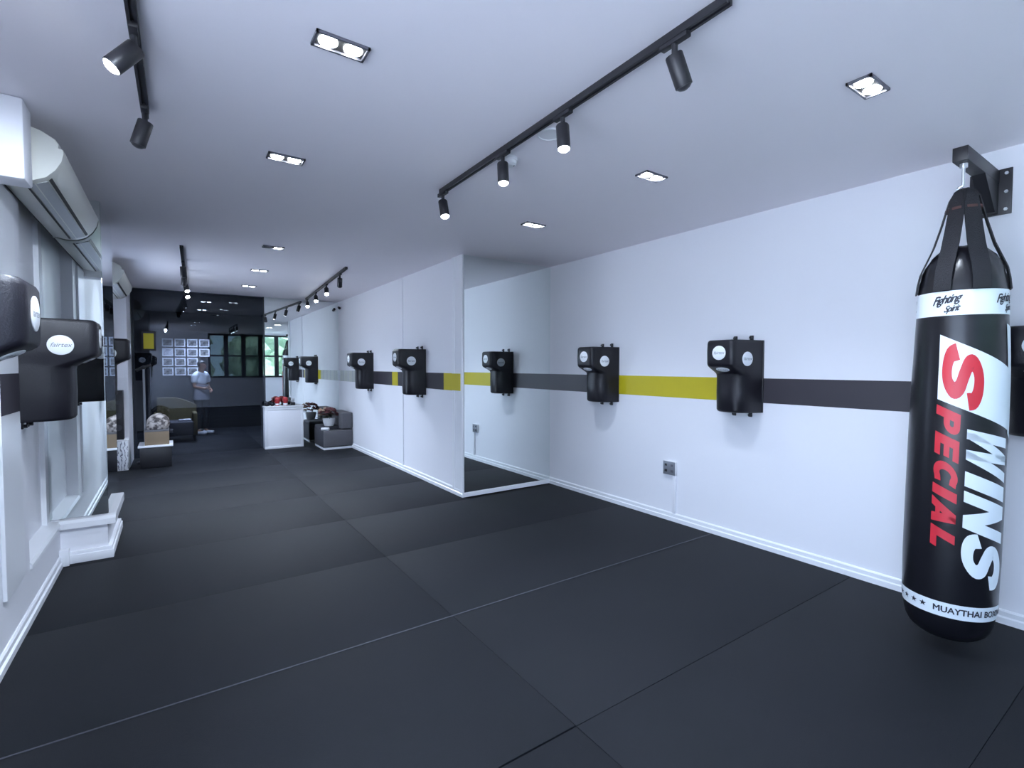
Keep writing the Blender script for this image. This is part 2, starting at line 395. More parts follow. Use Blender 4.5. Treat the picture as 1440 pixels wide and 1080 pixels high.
# ------------------------------------------------------------------ mirrors and dark glass
def mirror(label, x0, x1, y0, y1, z0, z1, gm='mirror'):
    b = bm_new(); c = Vector(((x0 + x1) / 2, (y0 + y1) / 2, z0))
    box(b, x0 - c.x, x1 - c.x, y0 - c.y, y1 - c.y, 0, z1 - z0); t = obj('wall_mirror', b, gm, smooth=False); t.location = c
    return tag(t, label, 'mirror')
mirror('tall wall mirror in the alcove corner reflecting the right wall bag', XR2 + 0.012, XR1 - 0.004, YP - 0.008, YP + 0.004, 0.052, H - 0.004)
mirror('mirror on the left partition above the white ledge beside the air conditioner', XL - .08, XP + 0.004, YP - 0.008, YP + 0.002, 0.365, H - 0.004)
mirror('narrow side mirror facing the room behind the left partition edge', XP + 0.001, XP + 0.008, YP + 0.006, 6.08, 0.365, H - 0.004)
mirror('clear mirror covering the end wall behind the white counter and grey armchair', 1.475, XR2 - 0.002, YE, YE + 0.01, 0.0, H - 0.004)
t = thing('glass_partition', 'floor-to-ceiling dark tinted glass partition at the far end of the room', 'glass partition', (0.45, YE, 0))
b = bm_new(); box(b, -0.56 - .45, 1.455 - .45, 0, 0.002, 0.0, H - 0.004); obj('tinted_pane', b, 'tint', t, smooth=False)
b = bm_new(); box(b, 1.455 - .45, 1.475 - .45, -0.01, 0.02, 0, H - 0.002); box(b, -0.565 - .45, -0.555 - .45, -0.005, 0.015, 0, H - .002); obj('edge_frame', b, 'black', t)

# ------------------------------------------------------------------ wall punch pads
def plan(z, D, hf, rc, hb=0.18, n=7):
    pts = [(0.012, hb, z)]
    # corner at (D,hf): arc between side direction and front
    for s in (1, -1):
        arc = []
        sd = Vector((0.012 - D, (hb - hf) * 1.0)); sd.normalize()          # from corner back along the side
        fd = Vector((0, -1.0))                                             # from corner along the front
        cor = Vector((D, hf)); p0 = cor + sd * rc; p1 = cor + fd * min(rc, hf * 0.98)
        for i in range(n + 1):
            q = i / n
            pt = p0 * (1 - q) ** 2 + cor * 2 * q * (1 - q) + p1 * q * q
            arc.append((pt.x, pt.y * s, z))
        pts += arc if s == 1 else list(reversed(arc))
    pts.append((0.012, -hb, z))
    return pts
def disc(bm, c, nrm, up, ra, rb, th=0.004, seg=32, mi=0):
    nrm = Vector(nrm).normalized(); up = Vector(up); up = (up - nrm * up.dot(nrm)).normalized(); rt = up.cross(nrm)
    c = Vector(c)
    def ring(k, o): return [c + nrm * o + (rt * math.cos(2 * PI * i / seg) * ra + up * math.sin(2 * PI * i / seg) * rb) * k for i in range(seg)]
    loft(bm, [ring(1, -0.002), ring(1, th * 0.6), ring(0.95, th)], mi=mi)
    return c + nrm * (th + 0.0006), rt, up
LOGO = text_geo('fairtex', 0.044, 0.35, 0.0)
def put_text(bm, geo, org, rt, up, mi, scale=1.0):
    vs, fs = geo; bv = [bm.verts.new(org + rt * v.x * scale + up * v.y * scale) for v in vs]
    for f in fs:
        try: ff = bm.faces.new([bv[i] for i in f]); ff.material_index = mi
        except ValueError: pass
def make_pad(label, group):
    t = thing('wall_punch_pad', label, 'punch pad', (0, 0, 0), 0, group)
    b = bm_new()
    lv = [(0.0, .225, .115, .10), (0.006, .238, .125, .115), (.02, .248, .133, .12), (.18, .252, .135, .12), (.315, .25, .135, .12), (.335, .252, .134, .10),
          (.352, .275, .13, .075), (.392, .352, .125, .05), (.403, .366, .124, .045), (.42, .372, .126, .045), (.52, .374, .127, .045), (.595, .372, .126, .045), (.612, .365, .124, .045), (.622, .350, .118, .04)]
    loft(b, [plan(*l) for l in lv])
    obj('padded_body', b, 'vinyl', t)
    b = bm_new(); box(b, 0, 0.014, -0.187, 0.187, 0.0, 0.622, 0.003); obj('back_board', b, 'black', t)
    for y in (-0.075, 0.075):
        for za, zb, zt in ((-.045, .002, -.028), (.62, .668, .650)):
            b = bm_new(); box(b, 0, 0.012, y - 0.016, y + 0.016, za, zb, 0.002); tube(b, [(0.005, y, zt), (0.03, y, zt)], 0.011, 8)
            obj('mounting_bracket', b, 'steel', t)
    # badges: both sides, the front and the sloping underside
    sn = Vector((0.155, 1, 0)).normalized()
    for s in (1, -1):
        n = Vector((sn.x, sn.y * s, 0))
        b = bm_new(); o, rt, up = disc(b, (0.20, s * (0.18 - 0.0545 * (0.19 / 0.36) + .001), 0.462), n, (0, 0, 1), 0.062, 0.060)
        put_text(b, LOGO, o, rt, up, 1, 0.85); obj('badge', b, ['badge', 'greyink'], t, recalc=False)
    b = bm_new(); o, rt, up = disc(b, (0.373, 0, 0.512), (1, 0, 0), (0, 0, 1), 0.062, 0.060)
    put_text(b, LOGO, o, rt, up, 1, 0.85); obj('badge', b, ['badge', 'greyink'], t, recalc=False)
    b = bm_new(); o, rt, up = disc(b, (0.314, 0, 0.372), (0.46, 0, -0.888), (0.888, 0, 0.46), 0.06, 0.036)
    put_text(b, LOGO, o, rt, up, 1, 0.85); obj('badge', b, ['badge', 'greyink'], t, recalc=False)
    return t
G = 'black wall punch pads'
p0 = make_pad('black wall punch pad on the right wall with the yellow stripe behind its left side', G)
p0.location = (XR1, 2.475, 1.178); p0.rotation_euler = (0, 0, PI)
dup(p0, (XR1, 4.145, 1.172), PI, 'black wall punch pad on the right wall next to the corner mirror', G)
dup(p0, (XR1, 0.60, 1.178), PI, 'black wall punch pad half hidden behind the hanging heavy bag', G)
dup(p0, (XR2, 6.44, 1.185), PI, 'black wall punch pad on the projecting far right wall, nearer of its two', G)
dup(p0, (XR2, 8.58, 1.185), PI, 'black wall punch pad on the far right wall nearest the grey armchair', G)
dup(p0, (XL, 4.185, 1.238), 0, 'black wall punch pad on the left wall beside the left partition mirror', G)
dup(p0, (XL, 2.32, 1.238), 0, 'black wall punch pad cut off by the left edge of the photo', G)
dup(p0, (XL, 7.0, 1.25), 0, 'black wall punch pad on the far left wall behind the partition', G)

# ------------------------------------------------------------------ heavy bag
BX, BY = 3.62, 0.88
cdir = Vector((BX, BY)).normalized(); nC = -cdir; sC = Vector((cdir.y, -cdir.x))
prof = [(.055, 0.02), (.058, .09), (.075, .135), (.105, .168), (.14, .186), (.184, .196), (.24, .2035), (.305, .2065), (.5, .21), (.78, .21), (1.04, .209), (1.24, .208), (1.5, .2045), (1.7, .198), (1.83, .193), (1.99, .187), (2.04, .180), (2.10, .167), (2.14, .155), (2.18, .130), (2.215, .095), (2.235, .05), (2.24, .015)]
def Rz(z):
    for (a, ra), (b, rb) in zip(prof[:-1], prof[1:]):
        if a <= z <= b: return ra + (rb - ra) * (z - a) / (b - a)
    return prof[-1][1]
def lat(z): # slight sideways hang
    return 0.008 if z > 1.6 else 0.008 - 0.018 * (1.6 - z) / 1.4
def bagpt(phi, z, off=0.0):
    a = math.radians(phi); r = Rz(z) + off
    d = nC * math.cos(a) * r + sC * (math.sin(a) * r + lat(z))
    return Vector((d.x, d.y, z - 0.05))
bag = thing('heavy_bag', 'tall black hanging heavy bag with red and white lettering at right', 'heavy bag', (BX, BY, 0.05))
b = bm_new()
zs = []
for (a, ra), (c, rc) in zip(prof[:-1], prof[1:]):
    n = max(1, int((c - a) / 0.04))
    zs += [a + (c - a) * i / n for i in range(n)]
zs.append(prof[-1][0])
def crease(phi, z):
    k = max(0.0, min(1.0, (z - 1.99) / 0.08))
    return k * 0.006 * math.sin(math.radians(phi) * 11 + z * 30)
loft(b, [[bagpt(i * 7.5, z, crease(i * 7.5, z) - 0) for i in range(48)] for z in zs])
obj('bag_body', b, 'bagvinyl', bag)
def band(name, z0, z1, mat, off=0.0015):
    b = bm_new(); n = max(2, int((z1 - z0) / 0.03))
    rings = [[bagpt(i * 5, z0 + (z1 - z0) * k / n, off) for i in range(72)] for k in range(n + 1)]
    loft(b, rings, cap=False); return obj(name, b, mat, bag)
band_t = band('white_band', 1.848, 1.98, 'white_print')
band_b = band('white_band', 0.222, 0.302, 'white_print')
# lettering laid on the bag surface
def grid_quad(bm, p00, p10, p11, p01, fn, nu=8, nv=8, mi=0):
    g = []
    for i in range(nu + 1):
        row = []
        for j in range(nv + 1):
            u, v = i / nu, j / nv
            x = (p00[0] * (1 - u) + p10[0] * u) * (1 - v) + (p01[0] * (1 - u) + p11[0] * u) * v
            y = (p00[1] * (1 - u) + p10[1] * u) * (1 - v) + (p01[1] * (1 - u) + p11[1] * u) * v
            row.append(bm.verts.new(fn(x, y)))
        g.append(row)
    for i in range(nu):
        for j in range(nv):
            f = bm.faces.new((g[i][j], g[i + 1][j], g[i + 1][j + 1], g[i][j + 1])); f.material_index = mi
def ribbon(bm, pts, w, fn, wy=None):
    # closed strip around a centre line given in letter space
    L, Rr = [], []
    for i, p in enumerate(pts):
        a = Vector(pts[max(i - 1, 0)]); c = Vector(pts[min(i + 1, len(pts) - 1)]); d = (c - a).normalized()
        n = Vector((-d.y * w, d.x * (wy or w))) / 2
        L.append(Vector(p) + n); Rr.append(Vector(p) - n)
    for i in range(len(pts) - 1):
        grid_quad(bm, L[i], L[i + 1], Rr[i + 1], Rr[i], fn, 2, 4)
def arc(cx, cy, rx, ry, a0, a1, n=12):
    return [(cx + rx * math.cos(math.radians(a0 + (a1 - a0) * i / n)), cy + ry * math.sin(math.radians(a0 + (a1 - a0) * i / n))) for i in range(n + 1)]
def letter(bm, ch, fn):
    R = lambda x0, x1, y0, y1, n=6: grid_quad(bm, (x0, y0), (x1, y0), (x1, y1), (x0, y1), fn, n, n)
    D = lambda xa, xb, w, y0=0.0, y1=1.0: grid_quad(bm, (xa, y0), (xa + w, y0), (xb + w, y1), (xb, y1), fn, 4, 10)
    if ch == 'I': R(.0, 1, 0, 1)
    elif ch == 'L': R(0, .42, 0, 1); R(.42, .98, 0, .27)
    elif ch == 'E': R(0, .42, 0, 1); R(.42, .98, 0, .24); R(.42, .92, .39, .62); R(.42, .98, .76, 1)
    elif ch == 'P': R(0, .40, 0, 1); ribbon(bm, [(.40, .87)] + arc(.58, .665, .23, .205, 90, -90) + [(.40, .46)], .30, fn, .25)
    elif ch == 'C': ribbon(bm, [(.93, .80)] + arc(.55, .5, .36, .37, 62, 298, 18) + [(.93, .20)], .34, fn, .26)
    elif ch == 'A':
        D(0, .31, .34); D(.66, .31, .34); R(.25, .75, .17, .36)
    elif ch == 'N':
        R(0, .30, 0, 1); R(.70, 1, 0, 1); D(.66, .0, .34)
    elif ch == 'W':
        D(.16, 0, .22); D(.16, .40, .20); D(.62, .40, .20); D(.62, .78, .22)
    elif ch == 'S':
        kp = [(.97, .64), (.90, .79), (.68, .875), (.40, .87), (.215, .76), (.25, .625), (.48, .525), (.74, .43), (.82, .28), (.66, .145), (.40, .12), (.16, .19), (.05, .36)]
        pts = []
        for i in range(len(kp) - 1):
            P0, P1, P2, P3 = (Vector(kp[max(i - 1, 0)]), Vector(kp[i]), Vector(kp[i + 1]), Vector(kp[min(i + 2, len(kp) - 1)]))
            for k in range(5):
                t = k / 5; q = 0.5 * (2 * P1 + (P2 - P0) * t + (2 * P0 - 5 * P1 + 4 * P2 - P3) * t * t + (3 * P1 - P0 - 3 * P2 + P3) * t ** 3); pts.append((q.x, q.y))
        pts.append(kp[-1]); ribbon(bm, pts, .34, fn, .24)
def write_down(name, word, z_top, z_bot, ph0, ph1, shear, mat, off, gap=0.14, widths=None, par=None):
    bm = bm_new(); n = len(word); widths = widths or [1] * n
    tot = sum(widths) + gap * (n - 1); u = (z_top - z_bot) / tot; x = 0
    hgt = math.radians(ph1 - ph0) * 0.208
    for ch, w in zip(word, widths):
        def fn(px, py, x=x, w=w):
            z = z_top - (x + px * w) * u - py * shear * hgt
            return bagpt(ph0 + (ph1 - ph0) * py, z, off)
        letter(bm, ch, fn); x += w + gap
    return obj(name, bm, mat, par or bag, recalc=False)
b = bm_new()
bp = lambda off: (lambda x, y: bagpt(x, y, off))
grid_quad(b, (-24, 1.748), (70, 1.568), (75, 1.238), (-23, 1.400), bp(.0016), 26, 8)
grid_quad(b, (66, 1.80), (104, 1.76), (104, 1.12), (72, 1.225), bp(.0022), 12, 12)
obj('white_block', b, 'white_print', bag, recalc=False)
write_down('red_initial', 'S', 1.690, 1.420, -19, 28.5, 0.34, 'red_print', .0032)
write_down('white_lettering', 'WINS', 1.285, 0.485, 12, 69, 0.42, 'white_print', .0022, 0.13, [1.25, .42, 1.05, 1.15])
write_down('red_lettering', 'PECIAL', 1.372, 0.610, -23.3, 4.5, 0.52, 'red_print', .0018, 0.14, [1, .95, 1, .42, 1.1, .9])
def bag_text(name, s, size, phi, z, shear, bold, mat, spacing=1.0, tilt=0.0, par=None, width=None):
    vs, fs = text_geo(s, size, shear, 0.0, spacing); b = bm_new()
    if width:
        xa, xb = min(v.x for v in vs), max(v.x for v in vs)
        for v in vs: v.x = (v.x - (xa + xb) / 2) * width / (xb - xa)
    for k, (dx, dy) in enumerate(((0, 0), (bold, 0), (-bold, 0), (0, bold), (0, -bold))):
        bv = [b.verts.new(bagpt(phi + math.degrees((v.x + dx) / 0.206), z + v.y + dy + tilt * v.x, 0.0030 + .0001 * k)) for v in vs]
        for f in fs: b.faces.new([bv[i] for i in f])
    return obj(name, b, mat, par or bag, recalc=False)
for k, ph in enumerate((-17.5, 64, 150, -110)):
    bag_text('script_lettering', 'Fighting', 0.062, ph, 1.934, 0.5, 0.0016, 'ink', 0.86, 0.13, band_t, 0.136)
    bag_text('script_lettering', 'Spirit', 0.046, ph + 7, 1.884, 0.55, 0.0011, 'ink', 0.86, 0.13, band_t, 0.072)
bag_text('band_lettering', 'MUAYTHAI', 0.046, 12.5, 0.2635, 0, 0.0012, 'ink', 1.0, 0, band_b, 0.205)
bag_text('band_lettering', 'BOXING', 0.046, 66, 0.2635, 0, 0.0012, 'ink', 1.0, 0, band_b, 0.145)
for ph in (-85, -71, -57.5, -43, -29.5):
    b = bm_new()
    ring = [(0.5 * 0.034 * (1 if i % 2 == 0 else 0.42) * math.sin(i * PI / 5), 0.5 * 0.034 * (1 if i % 2 == 0 else 0.42) * math.cos(i * PI / 5)) for i in range(10)]
    cv = b.verts.new(bagpt(ph, 0.266, 0.0034)); rv = [b.verts.new(bagpt(ph + math.degrees(x / 0.2), 0.266 + y, 0.0034)) for x, y in ring]
    for i in range(10): b.faces.new((cv, rv[i], rv[(i + 1) % 10]))
    obj('band_star', b, 'ink', band_b, recalc=False)
# straps gathered to the hook
TOPZ = 2.50
for k, ph in enumerate((-82, -24, 24, 92, 150, 210)):
    b = bm_new(); rings = []
    a = math.radians(ph); d = nC * math.cos(a) + sC * math.sin(a); tdir = Vector((-d.y, d.x))
    lat0 = sC * 0.008
    path = [(1.985, Rz(1.985) + .004, 0.040), (2.04, Rz(2.04) + .006, .040), (2.10, Rz(2.10) + .008, .040), (2.145, .158, .040), (2.24, .122, .039), (2.36, .090, .037), (2.44, .072, .035), (2.50, .058, .033), (2.535, .040, .028), (2.555, .008, .02)]
    for z, r, w in path:
        p = d * r + lat0
        rings.append([Vector((p.x + tdir.x * s * w + d.x * o, p.y + tdir.y * s * w + d.y * o, z - .05)) for s, o in ((-1, 0), (1, 0), (1, .006), (-1, .006))])
    loft(b, rings); obj('strap', b, 'webbing', bag)
b = bm_new(); p = sC * .008
loft(b, [[Vector((p.x + math.cos(q * PI / 10) * r, p.y + math.sin(q * PI / 10) * r, z - .05)) for q in range(20)] for z, r in ((2.432, .078), (2.434, .083), (2.448, .080), (2.45, .075))]); obj('strap_tape', b, 'tape', bag)
# bracket
br = thing('bag_bracket', 'black steel wall bracket arm holding up the heavy bag', 'bracket', (XR1, BY, 2.52))
def bx(b, x0, x1, y0, y1, z0, z1, bev=.003): box(b, x0 - XR1, x1 - XR1, y0 - BY, y1 - BY, z0 - 2.52, z1 - 2.52, bev)
b = bm_new(); bx(b, 3.555, XR1 - .008, .848, .914, 2.694, 2.770); obj('arm', b, 'black', br)
b = bm_new(); bx(b, XR1 - .010, XR1, .79, .985, 2.50, 2.775)
for y in (.815, .96):
    for z in (2.53, 2.635, 2.745): tube(b, [(-.010, y - BY, z - 2.52), (-.019, y - BY, z - 2.52)], .010, 6, mi=1)
obj('wall_plate', b, ['black', 'zinc'], br)
b = bm_new(); prism(b, [(0 - .01, 2.51 - 2.52), (-.075, 2.51 - 2.52), (-.30, 2.695 - 2.52), (-.01, 2.695 - 2.52)], 'y', -.03, .03); obj('gusset', b, 'black', br)
hk = thing('bag_hook', 'silver steel swivel rod and hook between bracket and heavy bag', 'hook', (BX, BY, 2.52))
b = bm_new()
tube(b, [(0, 0, .172), (0, 0, .150)], .018, 12); tube(b, [(0, 0, .16), (0, 0, .055)], .008, 12); obj('swivel_rod', b, 'zinc', hk)
b = bm_new(); tube(b, [(0, 0, .062), (0, .002, .052), (0, .018, .046), (0, .026, .036), (0, .020, .018), (0, 0, .004), (0, -.018, .014)], .0075, 10); obj('hook', b, 'zinc', hk)

# ------------------------------------------------------------------ air conditioners
def make_ac(label, loc, L):
    t = thing('air_conditioner', label, 'air conditioner', loc, 0, 'wall air conditioners')
    pr = [(0, .02), (.02, .0), (.10, -.012), (.16, -.006), (.215, .022), (.255, .068), (.280, .118), (.290, .165), (.287, .185), (.268, .190), (.270, .212), (.255, .236), (.20, .268), (.12, .292), (0, .30)]
    b = bm_new()
    rings = []
    for y, k in ((0, .985), (.012, 1), (L - .012, 1), (L, .985)):
        rings.append([((x - .12) * k + .12 if x > .001 else 0, y, (z - .14) * k + .14) for x, z in pr])
    loft(b, rings); obj('housing', b, 'ac', t)
    def slat(x0, z0, x1, z1, nm, mat, ya, yb, h=.004):
        d = Vector((x1 - x0, z1 - z0)).normalized(); n = Vector((d.y, -d.x)) * h
        bb = bm_new(); prism(bb, [(x0, z0), (x1, z1), (x1 + n.x, z1 + n.y), (x0 + n.x, z0 + n.y)], 'y', ya, yb); obj(nm, bb, mat, t)
    slat(.218, .022, .230, .036, 'outlet_slot', 'acdark', .05, L - .08, .002)
    slat(.118, -.012, .128, -.012, 'outlet_slot', 'acdark', .05, L - .08, .003)
    slat(.136, -.0095, .212, .020, 'louvre', 'acgrey', .06, L - .08, .005)
    slat(.012, .003, .020, .0, 'outlet_slot', 'acdark', .02, L - .02, .002)
    b = bm_new(); tube(b, [(.11, .001, .215), (.11, -.004, .215)], .022, 16); obj('side_cap', b, 'acgrey', t)
    return t
ac = make_ac('ivory wall air conditioner high on the left wall against the partition mirror', (XL, 3.66, 2.568), 1.53)
dup(ac, (XL, 7.75, 2.568), 0, 'ivory air conditioner on the far left wall past the partition', 'wall air conditioners')

# ------------------------------------------------------------------ ceiling lamps
LAMP, FAR = 3.0, 1.9
def spot(name, loc, d, energy, size=110, blend=0.6, rad=0.03, col=(0.72, 0.83, 1.0)):
    l = bpy.data.lights.new(name, 'SPOT'); l.energy = energy * LAMP * (FAR if loc[1] > 5.5 else 1); l.spot_size = math.radians(size); l.spot_blend = blend; l.shadow_soft_size = rad; l.color = col
    o = bpy.data.objects.new(name, l); C.objects.link(o); o.location = loc
    o.rotation_euler = Vector(d).to_track_quat('-Z', 'Y').to_euler(); return o
def downlight(label, x, y, w=.215, h=.105, lit=(1, 1), e=13):
    t = thing('recessed_downlight', label, 'downlight', (x, y, H - 0.012), 0, 'twin ceiling downlights')
    b = bm_new(); fr = .010
    for (a, c, d, g) in ((-w / 2, w / 2, -h / 2, -h / 2 + fr), (-w / 2, w / 2, h / 2 - fr, h / 2), (-w / 2, -w / 2 + fr, -h / 2, h / 2), (w / 2 - fr, w / 2, -h / 2, h / 2)): box(b, a, c, d, g, 0, .012)
    obj('frame', b, 'frame_steel', t)
    b = bm_new(); box(b, -w / 2 + fr, w / 2 - fr, -h / 2 + fr, h / 2 - fr, .009, .012); obj('recess_plate', b, 'acdark', t)
    for s, on in zip((-1, 1), lit):
        b = bm_new(); loft(b, [[(s * w * .235 + math.cos(q * PI / 12) * r, math.sin(q * PI / 12) * r, z) for q in range(24)] for r, z in ((.038, .010), (.037, .005), (.033, .003))])
        obj('lamp_lens', b, 'lamp' if on else 'lampoff', t)
        if on: spot('downlight_beam', (x + s * w * .235, y, H - 0.02), (0, 0, -1), e, 120, 0.8)
downlight('twin downlight near the upper left, closest to the left track light', .600, 2.13)
downlight('twin downlight second from the camera in the row nearest the left track light', .622, 3.46)
downlight('twin downlight above the right wall, nearest the heavy bag', 2.735, 1.02)
downlight('twin downlight between the right track light and right wall', 2.775, 2.335)
downlight('twin downlight above the corner mirror end of the right wall', 2.81, 3.75)
downlight('twin downlight of the far room with only one lamp lit', .955, 6.10, lit=(0, 1))
downlight('twin downlight in the middle of the far room ceiling', 1.02, 7.67)
downlight('twin downlight closest to the dark glass partition', 1.07, 9.255)

def track(label, x0, y0, x1, y1, heads, L=0.125, r=0.034, e=16):
    t = thing('track_light', label, 'track light', (x0, y0, H), 0, 'black ceiling track lights')
    d = Vector((x1 - x0, y1 - y0)); Ln = d.length; d.normalize(); n = Vector((-d.y, d.x)) * .0175
    b = bm_new()
    loft(b, [[(p.x + n.x * s, p.y + n.y * s, z) for s, z in ((-1, 0), (1, 0), (1, -.032), (.35, -.032), (.35, -.022), (-.35, -.022), (-.35, -.032), (-1, -.032))] for p in (d * 0, d * Ln)])
    obj('rail', b, 'black', t)
    for (q, aim, lit) in heads:
        c = d * q; aim = Vector(aim).normalized()
        sh = obj_sh = None
        b = bm_new()
        m_ = Matrix.Translation((c.x, c.y, 0)) @ Matrix.Rotation(math.atan2(d.y, d.x), 4, 'Z')
        box(b, -.065, .065, -.015, .015, -.050, -.024, .003, mat=m_)
        tube(b, [(c.x, c.y, -.045), (c.x, c.y, -.095)], .012, 12)
        piv = Vector((c.x, c.y, -.098))
        ball(b, piv, .016, sub=2)
        top = piv - aim * .012 + Vector((0, 0, -0.004))
        a0 = top; a1 = top + aim * L
        tube(b, [a0, a0 + aim * .004, a1 - aim * .002, a1], [r * .93, r, r, r * .97], 24)
        hd = obj('spot_head', b, 'black', t)
        b = bm_new(); tube(b, [a1 - aim * .001, a1 + aim * .002, a1 + aim * .010, a1 + aim * .015], [r * .86, r * .86, r * .6, r * .2], 24); obj('lamp_lens', b, 'lamp' if lit else 'lampoff', hd)
        if lit: spot('track_beam', Vector((x0, y0, H)) + a1 + aim * .03, aim, e, 75, 0.7)
track('long black track light with four spots running over the room toward the right wall', 1.665, 1.06, 1.695, 3.42,
      [(.235, (.48, -.10, -1), 0), (.93, (-.02, -.12, -1), 1), (1.50, (-.03, -.12, -1), 1), (2.33, (.02, -.28, -1), 1)])
track('black track light at the upper left with one spot turned to the left wall', -.12, .55, -.09, 3.20,
      [(.35, (-.55, 1.3, -.85), 1), (1.05, (-.5, 1.5, -.9), 1), (1.90, (-.62, -.02, -.78), 1), (2.61, (-.30, .12, -1), 0)], e=42)  # first two spots are unseen, added to brighten the left wall
track('far left black track light in front of the dark glass partition', .108, 6.59, .215, 9.90,
      [(.85, (.05, .3, -1), 0), (1.6, (-.05, .25, -1), 0), (2.4, (.25, -.5, -1), 1), (3.2, (.2, -.6, -1), 1)])
track('far right black track light with four hanging spots near the end mirror', 1.940, 6.74, 2.185, 10.30,
      [(.42, (.1, .5, -1), 0), (1.45, (-.1, -.6, -.8), 1), (2.45, (-.1, -.6, -.8), 1), (3.45, (-.1, -.7, -.7), 1)])

# small ceiling fittings
t = thing('smoke_detector', 'small white smoke detector on the ceiling beside the track light', 'smoke detector', (1.80, 2.66, H - .05))
b = bm_new(); tube(b, [(0, 0, .05), (0, 0, .032), (0, 0, .028), (0, 0, .012), (0, 0, 0)], [.055, .055, .048, .045, .028], 28); obj('body', b, 'plastic', t)
b = bm_new(); tube(b, [(.02, -.02, .006), (.02, -.02, 0.0)], .006, 8); obj('indicator', b, 'acdark', t)
t = thing('ceiling_cover_plate', 'round white cover plate flush with the ceiling by the track light', 'cover plate', (1.80, 2.25, H - .01))
b = bm_new()
loft(b, [[(math.cos(q * PI / 16) * r, math.sin(q * PI / 16) * r, z) for q in range(32)] for r, z in ((.075, .01), (.073, .002), (.066, 0), (.062, .004), (.03, .005))]); obj('plate', b, 'plastic', t)
t = thing('security_camera', 'tiny black security camera high in the far corner above the armchair', 'security camera', (XR2, 10.36, 2.72))
b = bm_new(); tube(b, [(0, 0, .05), (-.035, 0, .05)], .010, 10); obj('mount', b, 'plastic', t)
b = bm_new(); tube(b, [(-.035, .03, .055), (-.04, -.05, .03)], .024, 14); obj('camera_body', b, 'black', t)

# ------------------------------------------------------------------ socket on the right wall
t = thing('wall_socket', 'grey metal double socket low on the right wall', 'socket', (XR1, 3.237, .47))
b = bm_new(); box(b, -.028, 0, -.075, .075, 0, .14, .004); obj('back_box', b, 'plastic', t)
b = bm_new(); box(b, -.032, -.028, -.072, .072, .003, .137, .001); obj('face_plate', b, 'greyplate', t)
for y in (-.037, .037):
    b = bm_new(); box(b, -.034, -.0322, y - .016, y + .016, .03, .055); obj('outlet', b, 'acdark' if y > 0 else 'frame_steel', t)
    b = bm_new(); box(b, -.036, -.0322, y - .012, y + .012, .09, .112); obj('rocker_switch', b, 'acdark' if y > 0 else 'frame_steel', t)
b = bm_new(); box(b, XR1 - .022, XR1, 3.165, 3.20, .084, .47, .003); tag(obj('cable_conduit', b, 'wall'), 'white cable conduit from the grey socket down to the baseboard', 'conduit')

# ------------------------------------------------------------------ far end: counter and things on it
t = thing('counter', 'white panelled low counter in front of the end mirror', 'counter', (1.755, 10.42, 0))
b = bm_new(); box(b, -.335, .35, -.10, .105, 0, .785, .004); obj('cabinet_body', b, 'wall', t)
b = bm_new(); box(b, -.345, .36, -.115, .11, .785, .812, .004); obj('counter_top', b, 'trim', t)
b = bm_new()
for a in ((-.335, .35, .0, .045), (-.335, .35, .735, .782), (-.335, -.29, .045, .735), (.305, .35, .045, .735)): box(b, a[0], a[1], -.106, -.099, a[2], a[3], .002)
obj('panel_frame', b, 'trim', t)
def glove(label, x, y, z, rz, mat):
    t = thing('boxing_glove', label, 'boxing glove', (x, y, z), rz, 'gloves on the white counter')
    b = bm_new()
    loft(b, [[(math.cos(q * PI / 9) * a + ox, math.sin(q * PI / 9) * c, zz) for q in range(18)] for zz, a, c, ox in
             ((0, .03, .03, 0), (.006, .038, .036, 0), (.05, .036, .034, 0), (.07, .046, .044, 0), (.11, .058, .055, .006), (.145, .054, .05, .014), (.165, .036, .034, .02), (.172, .012, .012, .02))]); obj('mitt', b, mat, t)
    b = bm_new(); tube(b, [(-.035, -.02, .06), (-.055, -.028, .09), (-.050, -.03, .125), (-.035, -.03, .14)], [.014, .02, .02, .012], 12); obj('thumb', b, mat, t)
    b = bm_new(); loft(b, [[(math.cos(q * PI / 9) * r, math.sin(q * PI / 9) * r, zz) for q in range(18)] for zz, r in ((.012, .0385), (.014, .040), (.046, .040), (.048, .0375))], cap=False); obj('cuff', b, 'white_print' if mat == 'red' else 'sofadark', t)
glove('red boxing glove standing on the white counter, left of the pair', 1.655, 10.40, .812, .3, 'red')
glove('red boxing glove standing on the white counter, right of the pair', 1.80, 10.40, .812, -2.6, 'red')
t = thing('focus_mitt', 'flat black mitt lying at the left end of the white counter', 'mitt', (1.475, 10.40, .812))
b = bm_new(); ball(b, (0, 0, .045), .05, 1, .9, .9, 3); ball(b, (.0, .02, .02), .05, 1.1, .7, .4, 2); obj('pad', b, 'vinyl', t)
t = thing('focus_mitt', 'black curved mitt on the counter next to the red gloves', 'mitt', (1.568, 10.40, .812))
b = bm_new(); ball(b, (0, 0, .038), .045, 1, .9, .85, 3); ball(b, (.01, .01, .07), .02, 1.2, 1, .8, 2); obj('pad', b, 'vinyl', t)
t = thing('phone_dock', 'small black device with a white top at the right end of the counter', 'device', (1.93, 10.40, .812))
b = bm_new(); box(b, -.04, .04, -.04, .04, 0, .06, .006); obj('base', b, 'black', t)
b = bm_new(); box(b, -.035, .035, -.006, .006, -.03, .05, .004, mat=Matrix.Translation((0, 0, .095)) @ Matrix.Rotation(.5, 4, 'X')); obj('white_tray', b, 'plastic', t)

